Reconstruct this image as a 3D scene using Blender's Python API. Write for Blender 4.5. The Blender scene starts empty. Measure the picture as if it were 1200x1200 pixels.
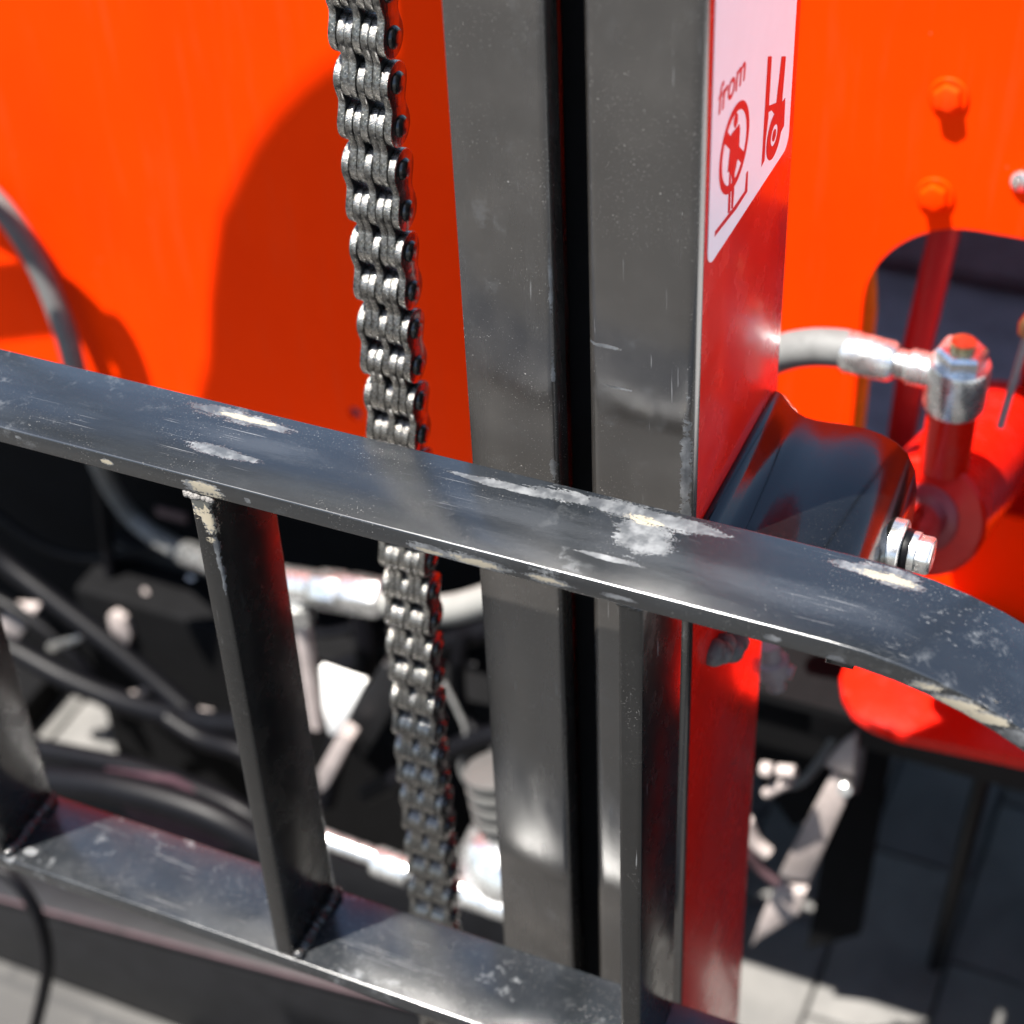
import bpy, bmesh, math, random
from math import radians, sin, cos, pi
from mathutils import Vector, Matrix, noise as mnoise

random.seed(7)
scene = bpy.context.scene
COL = scene.collection
MM = 0.001

# ------------------------------------------------------------------ camera
F_PX = 2209.0                                   # focal length for a 1200 px wide picture
YAW, PITCH, ROLL = radians(25.6), radians(39.5), radians(2.92)
FW = Vector((-sin(YAW) * cos(PITCH), cos(YAW) * cos(PITCH), -sin(PITCH)))
R0 = Vector((cos(YAW), sin(YAW), 0))
D0 = FW.cross(R0)
RT = cos(ROLL) * R0 + sin(ROLL) * D0
DN = -sin(ROLL) * R0 + cos(ROLL) * D0
CAMP = -(RT * ((812 - 600) / F_PX) + FW) * 740.0   # millimetres, mast corner is the origin

cam_data = bpy.data.cameras.new('camera')
cam = bpy.data.objects.new('camera', cam_data)
COL.objects.link(cam)
rot = Matrix((RT, -DN, -FW)).transposed().to_4x4()
cam.matrix_world = Matrix.Translation(CAMP * MM) @ rot
cam_data.sensor_width = 36
cam_data.lens = F_PX / 1200 * 36
cam_data.clip_start = 0.02
cam_data.clip_end = 400
cam_data.dof.use_dof = True
cam_data.dof.focus_distance = 0.735
cam_data.dof.aperture_fstop = 7.5
cam_data.dof.aperture_blades = 0
scene.camera = cam

# ------------------------------------------------------------------ sky and sun
LZ = 3.45
LIGHT = Vector((0.85, 1.0, -LZ)).normalized()   # direction the sunlight travels
world = bpy.data.worlds.new('World')
scene.world = world
world.use_nodes = True
wn = world.node_tree
wn.nodes.clear()
sky = wn.nodes.new('ShaderNodeTexSky')
sky.sky_type = 'NISHITA'
sky.sun_disc = False
sky.sun_elevation = math.asin(-LIGHT.z)
sky.sun_rotation = math.atan2(-LIGHT.x, -LIGHT.y) % (2 * pi)
bg = wn.nodes.new('ShaderNodeBackground')
bg.inputs['Strength'].default_value = 0.062
wo = wn.nodes.new('ShaderNodeOutputWorld')
wn.links.new(sky.outputs[0], bg.inputs[0])
wn.links.new(bg.outputs[0], wo.inputs[0])

sd = bpy.data.lights.new('sun', 'SUN')
sd.energy = 5.0
sd.angle = radians(0.53)
sd.color = (1.0, 0.955, 0.89)
sun = bpy.data.objects.new('sun', sd)
sun.rotation_euler = LIGHT.to_track_quat('-Z', 'Y').to_euler()
sun.location = (0, 0, 3)
COL.objects.link(sun)

vs = scene.view_settings
vs.view_transform = 'Standard'
vs.look = 'None'
vs.exposure = 2.0
vs.gamma = 1
vs.use_curve_mapping = False


def at(x, y, X=None, Y=None, Z=None):
    """world point (mm) seen at photo pixel x, y on the plane X=, Y= or Z=."""
    v = RT * ((x - 600) / F_PX) + DN * ((y - 600) / F_PX) + FW
    for i, k in enumerate((X, Y, Z)):
        if k is not None:
            return CAMP + v * ((k - CAMP[i]) / v[i])


# ------------------------------------------------------------------ materials
ORG = Vector((0, 0, 0))        # base point (mm) of the thing a worn paint is laid on


class NT:
    def __init__(s, name):
        s.m = bpy.data.materials.new(name)
        s.m.use_nodes = True
        s.t = s.m.node_tree
        s.b = s.t.nodes['Principled BSDF']
        s.co = s.t.nodes.new('ShaderNodeTexCoord').outputs['Object']

    def set(s, **k):
        for a, v in k.items():
            i = s.b.inputs[a.replace('_', ' ')]
            if hasattr(v, 'is_output'):
                s.t.links.new(v, i)
            elif isinstance(v, (tuple, list)) and len(v) == 3:
                i.default_value = (*v, 1)
            else:
                i.default_value = v
        return s

    def node(s, kind, out=0, props=None, **k):
        n = s.t.nodes.new('ShaderNode' + kind)
        for a, v in (props or {}).items():
            setattr(n, a, v)
        for a, v in k.items():
            a = a.replace('_', ' ')
            i = n.inputs[int(a[1:])] if a[0] == 'i' and a[1:].isdigit() else n.inputs[a]
            if hasattr(v, 'is_output'):
                s.t.links.new(v, i)
            else:
                if i.type == 'RGBA' and len(v) == 3:
                    v = (*v, 1)
                i.default_value = v
        return n.outputs[out]

    def noise(s, scale, detail=4, rough=0.55, stretch=None, off=None, dist=0.0):
        c = s.co
        if stretch or off:
            c = s.node('Mapping', Vector=c, Scale=stretch or (1, 1, 1), Location=off or (0, 0, 0))
        return s.node('TexNoise', 0, Vector=c, Scale=scale, Detail=detail, Roughness=rough, Distortion=dist)

    def ramp(s, v, a, b, lo=0.0, hi=1.0):
        return s.node('MapRange', 0, {'interpolation_type': 'SMOOTHSTEP'}, Value=v, i1=a, i2=b, i3=lo, i4=hi)

    def math(s, op, a, b=0.0):
        return s.node('Math', 0, {'operation': op}, i0=a, i1=b)

    def mix(s, f, a, b):
        n = s.t.nodes.new('ShaderNodeMix')
        n.data_type = 'RGBA'
        for i, v in ((0, f), (6, a), (7, b)):
            if hasattr(v, 'is_output'):
                s.t.links.new(v, n.inputs[i])
            else:
                n.inputs[i].default_value = v if i == 0 else (*v, 1)
        return n.outputs[2]

    def bump(s, h, strength=0.3, dist=0.001):
        return s.node('Bump', 0, Height=h, Strength=strength, Distance=dist)

    def chips(s, lst, warp=0.5):
        """irregular worn spots: (centre mm, radii mm) -> mask input value (higher = more worn)"""
        nz = s.noise(130, 8, 0.74, stretch=(0.2, 1.3, 1.3))
        nz = s.math('MULTIPLY', s.math('SUBTRACT', nz, 0.5), warp * 5.0)
        nz2 = s.math('MULTIPLY', s.math('SUBTRACT', s.noise(1100, 4, 0.7), 0.5), warp * 2.2)
        acc = None
        for c, r in lst:
            d = s.node('VectorMath', 0, {'operation': 'SUBTRACT'}, i0=s.co, i1=(Vector(c) - ORG) * MM)
            d = s.node('VectorMath', 0, {'operation': 'MULTIPLY'}, i0=d, i1=[1000 / q for q in r])
            d = s.node('VectorMath', 1, {'operation': 'LENGTH'}, i0=d)
            v = s.math('SUBTRACT', 1.0, d)
            acc = v if acc is None else s.math('MAXIMUM', acc, v)
        return s.math('ADD', s.math('ADD', acc, nz), nz2)

    def specks(s, scale, size, dens):
        v = s.t.nodes.new('ShaderNodeTexVoronoi')
        s.t.links.new(s.co, v.inputs['Vector'])
        v.inputs['Scale'].default_value = scale
        d = s.ramp(v.outputs['Distance'], size, size * 0.45)
        sp = s.t.nodes.new('ShaderNodeSeparateColor')
        s.t.links.new(v.outputs['Color'], sp.inputs[0])
        k = s.math('LESS_THAN', sp.outputs[0], dens)
        g = s.math('MULTIPLY', d, k)
        return s.math('MULTIPLY', g, sp.outputs[1])


def black_paint(name, chips=None, cores=None, soft=None, scratch=None, grime=0.0, base=0.011, spk=0.35, rough=(0.2, 0.4), ior=1.5, warm=1.0):
    """satin black enamel with dust specks, scratches and rubbed-through spots"""
    n = NT(name)
    cloud = n.noise(28, 5, 0.6)
    fine = n.noise(420, 4, 0.6)
    w = warm
    if soft:
        cloud = n.noise(70, 7, 0.66, stretch=(0.22, 1.3, 1.3))
    col = n.mix(n.ramp(cloud, 0.4, 0.8), (base * w, base, base / w), (base * 1.8 * w, base * 1.8, base * 1.8 / w))
    if soft:
        sm = n.ramp(n.chips(soft, 0.35), 0.0, 0.9)
        col = n.mix(n.math('MULTIPLY', sm, 0.35), col, (0.045, 0.049, 0.055))
    if grime:
        g = n.ramp(n.noise(75, 7, 0.7, off=(3, 1, 2)), 0.55, 0.68)
        g = n.math('MULTIPLY', g, n.ramp(n.noise(14, 3, 0.5, off=(7, 2, 5)), 0.45, 0.62))
        col = n.mix(n.math('MULTIPLY', g, grime), col, (0.11, 0.115, 0.12))
    sk = n.math('MULTIPLY', n.specks(300, 0.12, 0.22), n.ramp(n.noise(700, 2), 0.4, 0.6))
    sk2 = n.ramp(n.noise(1500, 2, 0.6, off=(0.3, 0.7, 0.1)), 0.645, 0.74)
    sk = n.math('MULTIPLY', n.math('MAXIMUM', sk, n.math('MULTIPLY', sk2, 0.85)), n.ramp(n.noise(26, 4, 0.65, off=(1, 5, 9)), 0.4, 0.66, 0.05, 1.0))
    col = n.mix(n.math('MULTIPLY', sk, spk), col, (0.5, 0.48, 0.45))
    if scratch:
        sc = n.noise(1.0, 3, 0.5, stretch=scratch, dist=0.15)
        scm = n.ramp(sc, 0.665, 0.70)
        scm = n.math('MULTIPLY', scm, n.ramp(n.noise(22, 2, off=(4, 4, 4)), 0.5, 0.62))
        col = n.mix(n.math('MULTIPLY', scm, 0.55), col, (0.22, 0.22, 0.22))
    rg = n.ramp(n.noise(60, 4, 0.6, off=(9, 0, 3), stretch=(0.2, 1.2, 1.2) if soft else ((1.2, 1.2, 0.22) if warm > 1 else None)), 0.3, 0.75, rough[0], rough[1])
    hgt = fine
    if chips:
        f = n.chips(chips, 0.62)
        m = n.ramp(f, 0.03, 0.2)
        tone = n.mix(n.ramp(n.noise(140, 5, 0.65, off=(2, 8, 1)), 0.35, 0.7), (0.03, 0.033, 0.037), (0.125, 0.13, 0.135))
        col = n.mix(m, col, tone)
        if cores:
            mc = n.ramp(n.chips(cores, 0.95), 0.1, 0.35)
            col = n.mix(n.math('MULTIPLY', mc, 0.85), col, (0.27, 0.235, 0.17))
        rg = n.math('ADD', rg, n.math('MULTIPLY', m, 0.16))
        hgt = n.math('SUBTRACT', n.math('MULTIPLY', fine, 0.25), m)
        n.set(Normal=n.bump(hgt, 0.35, 0.00025))
    else:
        n.set(Normal=n.bump(hgt, 0.12, 0.0002))
    n.set(Base_Color=col, Roughness=rg, IOR=ior)
    return n.m


def enamel(name, c, rough=0.22, coat=0.5, peel=0.06, dirt=0.0, spec=0.5):
    n = NT(name)
    v = n.ramp(n.noise(18, 4, 0.6), 0.3, 0.75)
    col = n.mix(v, c, tuple(q * 0.88 for q in c))
    sk = n.specks(260, 0.12, 0.35)
    col = n.mix(n.math('MULTIPLY', sk, 0.3), col, (0.6, 0.5, 0.45))
    if dirt:
        d = n.ramp(n.noise(45, 6, 0.68, off=(5, 2, 2)), 0.5, 0.72)
        col = n.mix(n.math('MULTIPLY', d, dirt), col, (0.16, 0.12, 0.11))
    n.b.inputs['Specular IOR Level'].default_value = spec
    n.set(Base_Color=col, Roughness=n.ramp(n.noise(55, 3), 0.3, 0.8, rough, rough + 0.12), Coat_Weight=coat, Coat_Roughness=0.08,
          Normal=n.bump(n.noise(260, 2, 0.5), peel, 0.0004))
    return n.m


def metal(name, c, rough=0.2, var=0.12, bump=0.15, scale=260, met=1.0):
    n = NT(name)
    v = n.noise(scale * 0.4, 5, 0.6)
    col = n.mix(n.ramp(v, 0.3, 0.7), c, tuple(q * 0.6 for q in c))
    n.set(Base_Color=col, Metallic=met, Roughness=n.ramp(n.noise(scale, 4), 0.3, 0.75, rough, rough + var),
          Normal=n.bump(n.noise(scale * 2.5, 3), bump, 0.0003))
    return n.m


def plain(name, c, rough=0.6, spec=0.5, var=0.25, scale=60, bump=0.2):
    n = NT(name)
    col = n.mix(n.ramp(n.noise(scale, 5, 0.62), 0.3, 0.72), c, tuple(q * (1 - var) for q in c))
    n.set(Base_Color=col, Roughness=rough, Normal=n.bump(n.noise(scale * 8, 3), bump, 0.0006))
    n.b.inputs['Specular IOR Level'].default_value = spec
    return n.m


M = {}
# worn spots of the top rail, traced as (pixel, radii) and laid on the steel at their real place
ZR, YF, YB = 22.5, -75.0, -28.0          # top of the rail, its front and back


def top(x, y, rx, ry):
    return (tuple(at(x, y, Z=ZR)), (rx, ry, 6))


def frt(x, y, rx, rz):
    return (tuple(at(x, y, Y=YF)), (rx, 6, rz))


rail_chips = [top(262, 482, 14, 4.2), top(292, 492, 17, 4.0), top(320, 500, 10, 2.4), top(250, 527, 13, 3.8), top(272, 534, 11, 2.4),
              top(545, 557, 9, 1.0), top(590, 569, 18, 1.9), top(622, 577, 14, 2.0), top(675, 585, 18, 4.0), top(735, 597, 24, 5.0), top(790, 612, 20, 4.2),
              top(755, 634, 10, 11), top(742, 622, 8, 8), top(1000, 665, 9, 2.2), top(1030, 671, 11, 3.6), top(1055, 678, 10, 4.8),
              top(828, 623, 9, 1.5), top(715, 655, 12, 1.3), top(640, 667, 10, 0.9),
              frt(240, 572, 9, 3.4), frt(226, 569, 5, 3), frt(125, 541, 2.8, 1.6), frt(22, 513, 2, 1.2), frt(290, 586, 2, 1.6), frt(505, 646, 9, 2.4),
              frt(560, 660, 14, 2.8), frt(640, 679, 10, 3.0), frt(725, 700, 7, 1.2), frt(905, 748, 3.5, 1.8), frt(980, 772, 3, 1.4),
              frt(1085, 803, 8, 3.2), frt(1120, 822, 10, 3.4), frt(1155, 842, 9, 3.8), frt(1190, 862, 8, 4.0)]
rail_cores = [top(282, 489, 13, 1.7), top(310, 496, 7, 1.5), top(757, 610, 7, 2.2), top(1045, 677, 11, 2.4), frt(240, 573, 8, 3.0), frt(230, 569, 4, 2.4),
              frt(560, 660, 11, 1.6), frt(505, 647, 6, 1.3), frt(640, 679, 8, 1.7), frt(125, 541, 2.2, 1.1), frt(1090, 805, 8, 2.6), frt(1125, 824, 10, 2.8), frt(1160, 845, 9, 3.0)]
rail_soft = [top(640, 610, 60, 12), top(760, 650, 50, 9), top(590, 640, 36, 9), top(900, 690, 70, 12), top(300, 520, 40, 9)]
ORG = Vector((-60, -50, -287))
M['rail'] = black_paint('worn_black_rail_paint', rail_chips, rail_cores, rail_soft, (16, 1400, 1400), grime=0.5, base=0.0075, rough=(0.17, 0.27), ior=1.85, warm=0.84)
M['post'] = black_paint('black_post_paint', base=0.005, spk=0.4, rough=(0.2, 0.32), ior=1.6, scratch=(700, 300, 24))
post_top = [((-179, -75, 8), (6, 6, 6)), ((-176.5, -75, 0), (3, 6, 9)), ((-175, -74, -14), (1.2, 4, 10)), ((-174.6, -74, -28), (0.7, 3, 9))]
M['post_chipped'] = black_paint('chipped_black_post_paint', post_top, post_top[:2], base=0.005, rough=(0.2, 0.32), ior=1.6, scratch=(700, 300, 24))
M['lower'] = black_paint('dusty_black_rail_paint', [((-335, -66, -278), (4, 2.5, 4)), ((-343, -74, -278), (3, 3, 4))], None, None, (16, 1400, 1400), grime=1.0, base=0.010, spk=0.6, rough=(0.17, 0.28), ior=1.75, warm=0.86)
ORG = Vector((-22, 58, -900))
mast_marks = [((-3.5, 0, 20), (2.2, 6, 26)), ((-2.5, 0, -4), (1.4, 6, 12)), ((-59, 0, 4), (2, 5, 5)), ((-38, 0, 70), (7, 5, 0.8)), ((-30, 0, 52), (8, 5, 0.6))]
M['mast'] = black_paint('black_mast_paint', mast_marks, None, None, (600, 600, 26), grime=0.16, base=0.017, spk=0.8, rough=(0.17, 0.29), ior=2.1, warm=1.1)
ORG = Vector((-77, 50, -750))
M['mast_dark'] = black_paint('black_inner_mast_paint', [((-59.5, 0, 5), (1.6, 5, 6)), ((-58.5, 0, 90), (0.8, 5, 12)), ((-58.5, 0, 55), (0.7, 5, 8))], None, None, (600, 600, 26), grime=0.2, base=0.017, spk=1.0, rough=(0.19, 0.32), ior=2.1, warm=1.1)
M['bracket'] = black_paint('glossy_black_bracket_paint', base=0.002, spk=0.1, rough=(0.12, 0.2), ior=1.6, warm=0.9)
n = NT('orange_enamel')
oc = n.mix(n.ramp(n.noise(7, 5, 0.6), 0.3, 0.75), (0.88, 0.036, 0.0005), (0.83, 0.031, 0.0005))
st_ = n.ramp(n.noise(1.0, 5, 0.65, stretch=(90, 90, 7)), 0.52, 0.72)
oc = n.mix(n.math('MULTIPLY', st_, 0.08), oc, (0.55, 0.1, 0.04))
oc = n.mix(n.math('MULTIPLY', n.specks(120, 0.1, 0.12), 0.2), oc, (0.62, 0.3, 0.2))
n.set(Base_Color=oc, Roughness=0.36, Normal=n.bump(n.noise(14, 3, 0.5), 0.05, 0.004))
n.b.inputs['Specular IOR Level'].default_value = 0.02
M['orange'] = n.m
M['red'] = enamel('red_enamel', (0.64, 0.008, 0.002), 0.22, 0.06, 0.05, dirt=0.08, spec=0.25)
M['redmast'] = enamel('red_mast_enamel', (0.70, 0.012, 0.005), 0.2, 0.35, 0.03, spec=0.4)
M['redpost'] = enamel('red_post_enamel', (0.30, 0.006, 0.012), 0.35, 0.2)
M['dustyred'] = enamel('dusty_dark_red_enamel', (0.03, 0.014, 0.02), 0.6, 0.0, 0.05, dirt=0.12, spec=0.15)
M['chain'] = None
M['chrome'] = metal('bright_zinc', (0.88, 0.88, 0.86), 0.22, 0.16, 0.05, met=0.92)
M['rod'] = metal('polished_rod', (0.8, 0.8, 0.8), 0.08, 0.06, 0.02)
M['brass'] = metal('yellow_brass', (0.75, 0.55, 0.25), 0.3)
M['rubber'] = plain('black_rubber', (0.0025, 0.0025, 0.0035), 0.45, 0.13, 0.3)
M['greyhose'] = plain('grey_weathered_hose', (0.125, 0.125, 0.122), 0.65, 0.3, 0.25, 90)
M['whitehose'] = plain('pale_grey_hose', (0.17, 0.17, 0.16), 0.6, 0.3, 0.15, 90)
M['void'] = plain('matt_black_chassis', (0.0025, 0.0025, 0.003), 0.85, 0.12, 0.4)  # near-black, standing in for shade on chassis plates and mast side
M['darkframe'] = plain('dark_frame_paint', (0.006, 0.006, 0.007), 0.5, 0.35, 0.4)
M['mat'] = plain('slate_rubber_mat', (0.17, 0.175, 0.20), 0.7, 0.3, 0.3, 30)
M['yellow'] = plain('yellow_plastic', (0.62, 0.30, 0.01), 0.4)
M['pale'] = plain('pale_dusty_steel', (0.32, 0.275, 0.26), 0.55, 0.4, 0.3, 60)
M['whitepaint'] = plain('white_paint', (0.88, 0.87, 0.84), 0.45, 0.4, 0.12)  # for the plate that stands in for sunlit ground
M['sticker'] = plain('white_vinyl', (0.9, 0.9, 0.92), 0.28, 0.5, 0.03)
M['ink'] = plain('red_ink', (0.60, 0.012, 0.018), 0.3, 0.5, 0.08)
M['tread'] = plain('bright_aluminium_tread', (0.55, 0.55, 0.54), 0.5, 0.5, 0.15)  # for the added light-bouncing sheet beside the mast
M['dusky'] = plain('dusky_pink_dust', (0.045, 0.024, 0.028), 0.5, 0.4, 0.4)
M['weld'] = black_paint('painted_weld', base=0.02, rough=(0.15, 0.3))
M['weldgrey'] = plain('grey_weld_spatter', (0.16, 0.15, 0.14), 0.6, 0.5, 0.6, 150, 1.0)
M['boot'] = plain('white_rubber_boot', (0.06, 0.06, 0.058), 0.45, 0.4, 0.12)

n = NT('greasy_chain_steel')
g1 = n.noise(190, 5, 0.65)
g2 = n.noise(650, 4, 0.6)
col = n.mix(n.ramp(g1, 0.35, 0.68), (0.34, 0.32, 0.285), (0.025, 0.024, 0.022))
col = n.mix(n.ramp(n.noise(240, 6, 0.72, off=(4, 1, 7)), 0.55, 0.64), col, (0.02, 0.019, 0.017))
n.set(Base_Color=col, Metallic=0.9, Roughness=n.ramp(g2, 0.3, 0.7, 0.10, 0.32), Coat_Weight=1.0, Coat_Roughness=0.08,
      Normal=n.bump(n.noise(480, 5, 0.7), 0.7, 0.001))
M['chain'] = n.m
n = NT('oil_black_pin_steel')
n.set(Base_Color=n.mix(n.ramp(n.noise(300, 4), 0.35, 0.7), (0.035, 0.033, 0.03), (0.008, 0.008, 0.008)), Metallic=0.3, Roughness=0.25, Coat_Weight=0.5,
      Normal=n.bump(n.noise(420, 4, 0.6), 0.4, 0.0006))
M['oil'] = n.m

n = NT('concrete_paver')
oi = n.t.nodes.new('ShaderNodeObjectInfo')
pc = n.mix(n.ramp(n.noise(16, 6, 0.65), 0.3, 0.72), (0.125, 0.121, 0.115), (0.08, 0.078, 0.075))
pc = n.mix(n.ramp(oi.outputs['Random'], 0.0, 1.0, 0.0, 0.35), pc, (0.10, 0.098, 0.094))
n.set(Base_Color=pc, Roughness=0.9, Normal=n.bump(n.noise(300, 5, 0.7), 0.6, 0.002))
M['paver'] = n.m
n = NT('paved_ground')
bt = n.t.nodes.new('ShaderNodeTexBrick')
n.t.links.new(n.co, bt.inputs['Vector'])
bt.inputs['Scale'].default_value = 1.0
bt.inputs['Brick Width'].default_value = 0.2
bt.inputs['Row Height'].default_value = 0.1
bt.inputs['Mortar Size'].default_value = 0.004
bt.inputs['Color1'].default_value = (0.08, 0.077, 0.072, 1)
bt.inputs['Color2'].default_value = (0.062, 0.06, 0.056, 1)
bt.inputs['Mortar'].default_value = (0.03, 0.03, 0.03, 1)
gc = n.mix(n.ramp(n.noise(1.6, 6, 0.6, off=(2.3, 0.4, 0)), 0.38, 0.62, 0, 0.9), bt.outputs[0], (0.03, 0.029, 0.028))
n.set(Base_Color=gc, Roughness=0.92, Normal=n.bump(n.noise(180, 5, 0.7), 0.5, 0.003))
M['ground'] = n.m


# ------------------------------------------------------------------ mesh helpers (millimetres in world space)
def thing(name, label, cat, loc=(0, 0, 0), group=None):
    o = bpy.data.objects.new(name, None)
    o.empty_display_size = 0.02
    o.location = Vector(loc) * MM
    COL.objects.link(o)
    o['label'] = label
    o['category'] = cat
    if group:
        o['group'] = group
    return o


def wloc(o):
    v = Vector((0, 0, 0))
    while o is not None:
        v = v + o.location
        o = o.parent
    return v


def obj(name, bm, mat, parent=None, label=None, cat=None, smooth=None, origin=None):
    me = bpy.data.meshes.new(name)
    bm.normal_update()
    off = Vector(origin) * MM if origin is not None else (wloc(parent) if parent else Vector((0, 0, 0)))
    for v in bm.verts:
        v.co = v.co * MM - off
    bmesh.ops.recalc_face_normals(bm, faces=bm.faces)
    bm.to_mesh(me)
    bm.free()
    mats = mat if isinstance(mat, (list, tuple)) else [mat]
    for m in mats:
        me.materials.append(M[m] if isinstance(m, str) else m)
    if smooth is not None:
        for p in me.polygons:
            p.use_smooth = True
        me.set_sharp_from_angle(angle=radians(smooth))
    o = bpy.data.objects.new(name, me)
    COL.objects.link(o)
    if parent:
        o.parent = parent
        o.location = off - wloc(parent)
    else:
        o.location = off
    if label:
        o['label'] = label
    if cat:
        o['category'] = cat
    return o


def bevel(bm, w, seg=2, edges=None, ang=30):
    bm.normal_update()
    e = edges if edges is not None else [x for x in bm.edges if len(x.link_faces) == 2 and x.calc_face_angle(0) > radians(ang)]
    bmesh.ops.bevel(bm, geom=e, offset=w, segments=seg, profile=0.5, affect='EDGES', clamp_overlap=True)


def box(x0, x1, y0, y1, z0, z1, bv=0.0, seg=2, bm=None):
    b = bm or bmesh.new()
    r = bmesh.ops.create_cube(b, size=1)
    for v in r['verts']:
        v.co = Vector(((x0 + x1) / 2 + v.co.x * (x1 - x0), (y0 + y1) / 2 + v.co.y * (y1 - y0), (z0 + z1) / 2 + v.co.z * (z1 - z0)))
    if bv:
        bevel(b, bv, seg)
    return b


def prism(pts, a, b, axis='Y', bv=0.0, seg=2, ang=30, bm=None):
    """outline pts in the plane across axis, extruded from a to b"""
    q = bm or bmesh.new()

    def P(p, t):
        return {'Y': (p[0], t, p[1]), 'X': (t, p[0], p[1]), 'Z': (p[0], p[1], t)}[axis]
    v0 = [q.verts.new(P(p, a)) for p in pts]
    v1 = [q.verts.new(P(p, b)) for p in pts]
    q.faces.new(v0)
    q.faces.new(v1[::-1])
    for i in range(len(pts)):
        j = (i + 1) % len(pts)
        q.faces.new((v0[i], v0[j], v1[j], v1[i]))
    bmesh.ops.recalc_face_normals(q, faces=q.faces)
    if bv:
        bevel(q, bv, seg, ang=ang)
    return q


def smooth_path(pts, n=10):
    pts = [Vector(p) for p in pts]
    out = []
    for i in range(len(pts) - 1):
        p0 = pts[max(i - 1, 0)]
        p1, p2 = pts[i], pts[i + 1]
        p3 = pts[min(i + 2, len(pts) - 1)]
        for k in range(n):
            t = k / n
            out.append(0.5 * ((2 * p1) + (p2 - p0) * t + (2 * p0 - 5 * p1 + 4 * p2 - p3) * t * t + (3 * p1 - p0 - 3 * p2 + p3) * t ** 3))
    out.append(pts[-1])
    return out


def tube(pts, r, seg=16, n=10, bm=None):
    b = bm or bmesh.new()
    path = smooth_path(pts, n)
    rings = []
    up = Vector((0.3, 0.2, 1)).normalized()
    for i, p in enumerate(path):
        t = (path[min(i + 1, len(path) - 1)] - path[max(i - 1, 0)]).normalized()
        s = t.cross(up)
        s = s.normalized() if s.length > 1e-4 else Vector((1, 0, 0))
        up = s.cross(t).normalized()
        rr = r(i / (len(path) - 1)) if callable(r) else r
        rings.append([b.verts.new(p + (s * cos(2 * pi * k / seg) + up * sin(2 * pi * k / seg)) * rr) for k in range(seg)])
    for a, c in zip(rings, rings[1:]):
        for k in range(seg):
            b.faces.new((a[k], a[(k + 1) % seg], c[(k + 1) % seg], c[k]))
    b.faces.new(rings[0][::-1])
    b.faces.new(rings[-1])
    return b


def lathe(prof, p0, axis, seg=32, bm=None, hexa=False, phase=0.0):
    """prof: (distance along axis, radius)"""
    b = bm or bmesh.new()
    p0 = Vector(p0)
    t = Vector(axis).normalized()
    s = t.cross(Vector((0, 0, 1)))
    s = s.normalized() if s.length > 1e-3 else Vector((1, 0, 0))
    u = s.cross(t).normalized()
    if hexa:
        seg = 6
    rings = []
    for d, r in prof:
        rings.append([b.verts.new(p0 + t * d + (s * cos(2 * pi * k / seg + phase) + u * sin(2 * pi * k / seg + phase)) * r) for k in range(seg)])
    for a, c in zip(rings, rings[1:]):
        for k in range(seg):
            b.faces.new((a[k], a[(k + 1) % seg], c[(k + 1) % seg], c[k]))
    b.faces.new(rings[0][::-1])
    b.faces.new(rings[-1])
    bmesh.ops.recalc_face_normals(b, faces=b.faces)
    return b


def sheet(name, outline, holes, y0, y1, mat, parent, label=None, axis='Y', bv=0.0):
    """plate with holes, outline in XZ (or XY for axis Z), filled through a 2D curve"""
    cu = bpy.data.curves.new(name, 'CURVE')
    cu.dimensions = '2D'
    cu.fill_mode = 'BOTH'
    cu.extrude = abs(y1 - y0) / 2 * MM
    if bv:
        cu.bevel_depth = bv * MM
        cu.bevel_resolution = 2
        cu.offset = -bv * MM
    off = wloc(parent) if parent else Vector((0, 0, 0))
    for loop in [outline] + holes:
        sp = cu.splines.new('POLY')
        sp.points.add(len(loop) - 1)
        for q, p in zip(sp.points, loop):
            q.co = (p[0] * MM, p[1] * MM, 0, 1)
        sp.use_cyclic_u = True
    tmp = bpy.data.objects.new('tmp', cu)
    COL.objects.link(tmp)
    dg = bpy.context.evaluated_depsgraph_get()
    dg.update()
    me = bpy.data.meshes.new_from_object(tmp.evaluated_get(dg))
    bpy.data.objects.remove(tmp)
    bpy.data.curves.remove(cu)
    ym = (y0 + y1) / 2 * MM
    for v in me.vertices:
        x, y, z = v.co
        v.co = (Vector((x, ym - z, y)) if axis == 'Y' else Vector((x, y, ym + z))) - off
    me.name = name
    me.materials.clear()
    me.materials.append(M[mat])
    o = bpy.data.objects.new(name, me)
    COL.objects.link(o)
    if parent:
        o.parent = parent
    if label:
        o['label'] = label
    return o


def weld_bead(pts, r, name, mat, parent, jitter=0.3, label=None):
    """ripple of overlapping blobs along a path, one mesh"""
    b = bmesh.new()
    rnd = random.Random(len(pts) * 31 + int(abs(pts[0][0]) * 7))
    path = smooth_path(pts, max(4, int((Vector(pts[0]) - Vector(pts[-1])).length / (r * 0.4) / (len(pts) - 1))))
    for p in path:
        m = Matrix.Translation(p + Vector((rnd.uniform(-1, 1), rnd.uniform(-1, 1), rnd.uniform(-1, 1))) * r * jitter) @ Matrix.Diagonal((1, 1, 1, 1)).to_4x4()
        bmesh.ops.create_icosphere(b, subdivisions=2, radius=r * rnd.uniform(0.8, 1.15), matrix=m)
    return obj(name, b, mat, parent, label, smooth=60)


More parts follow.
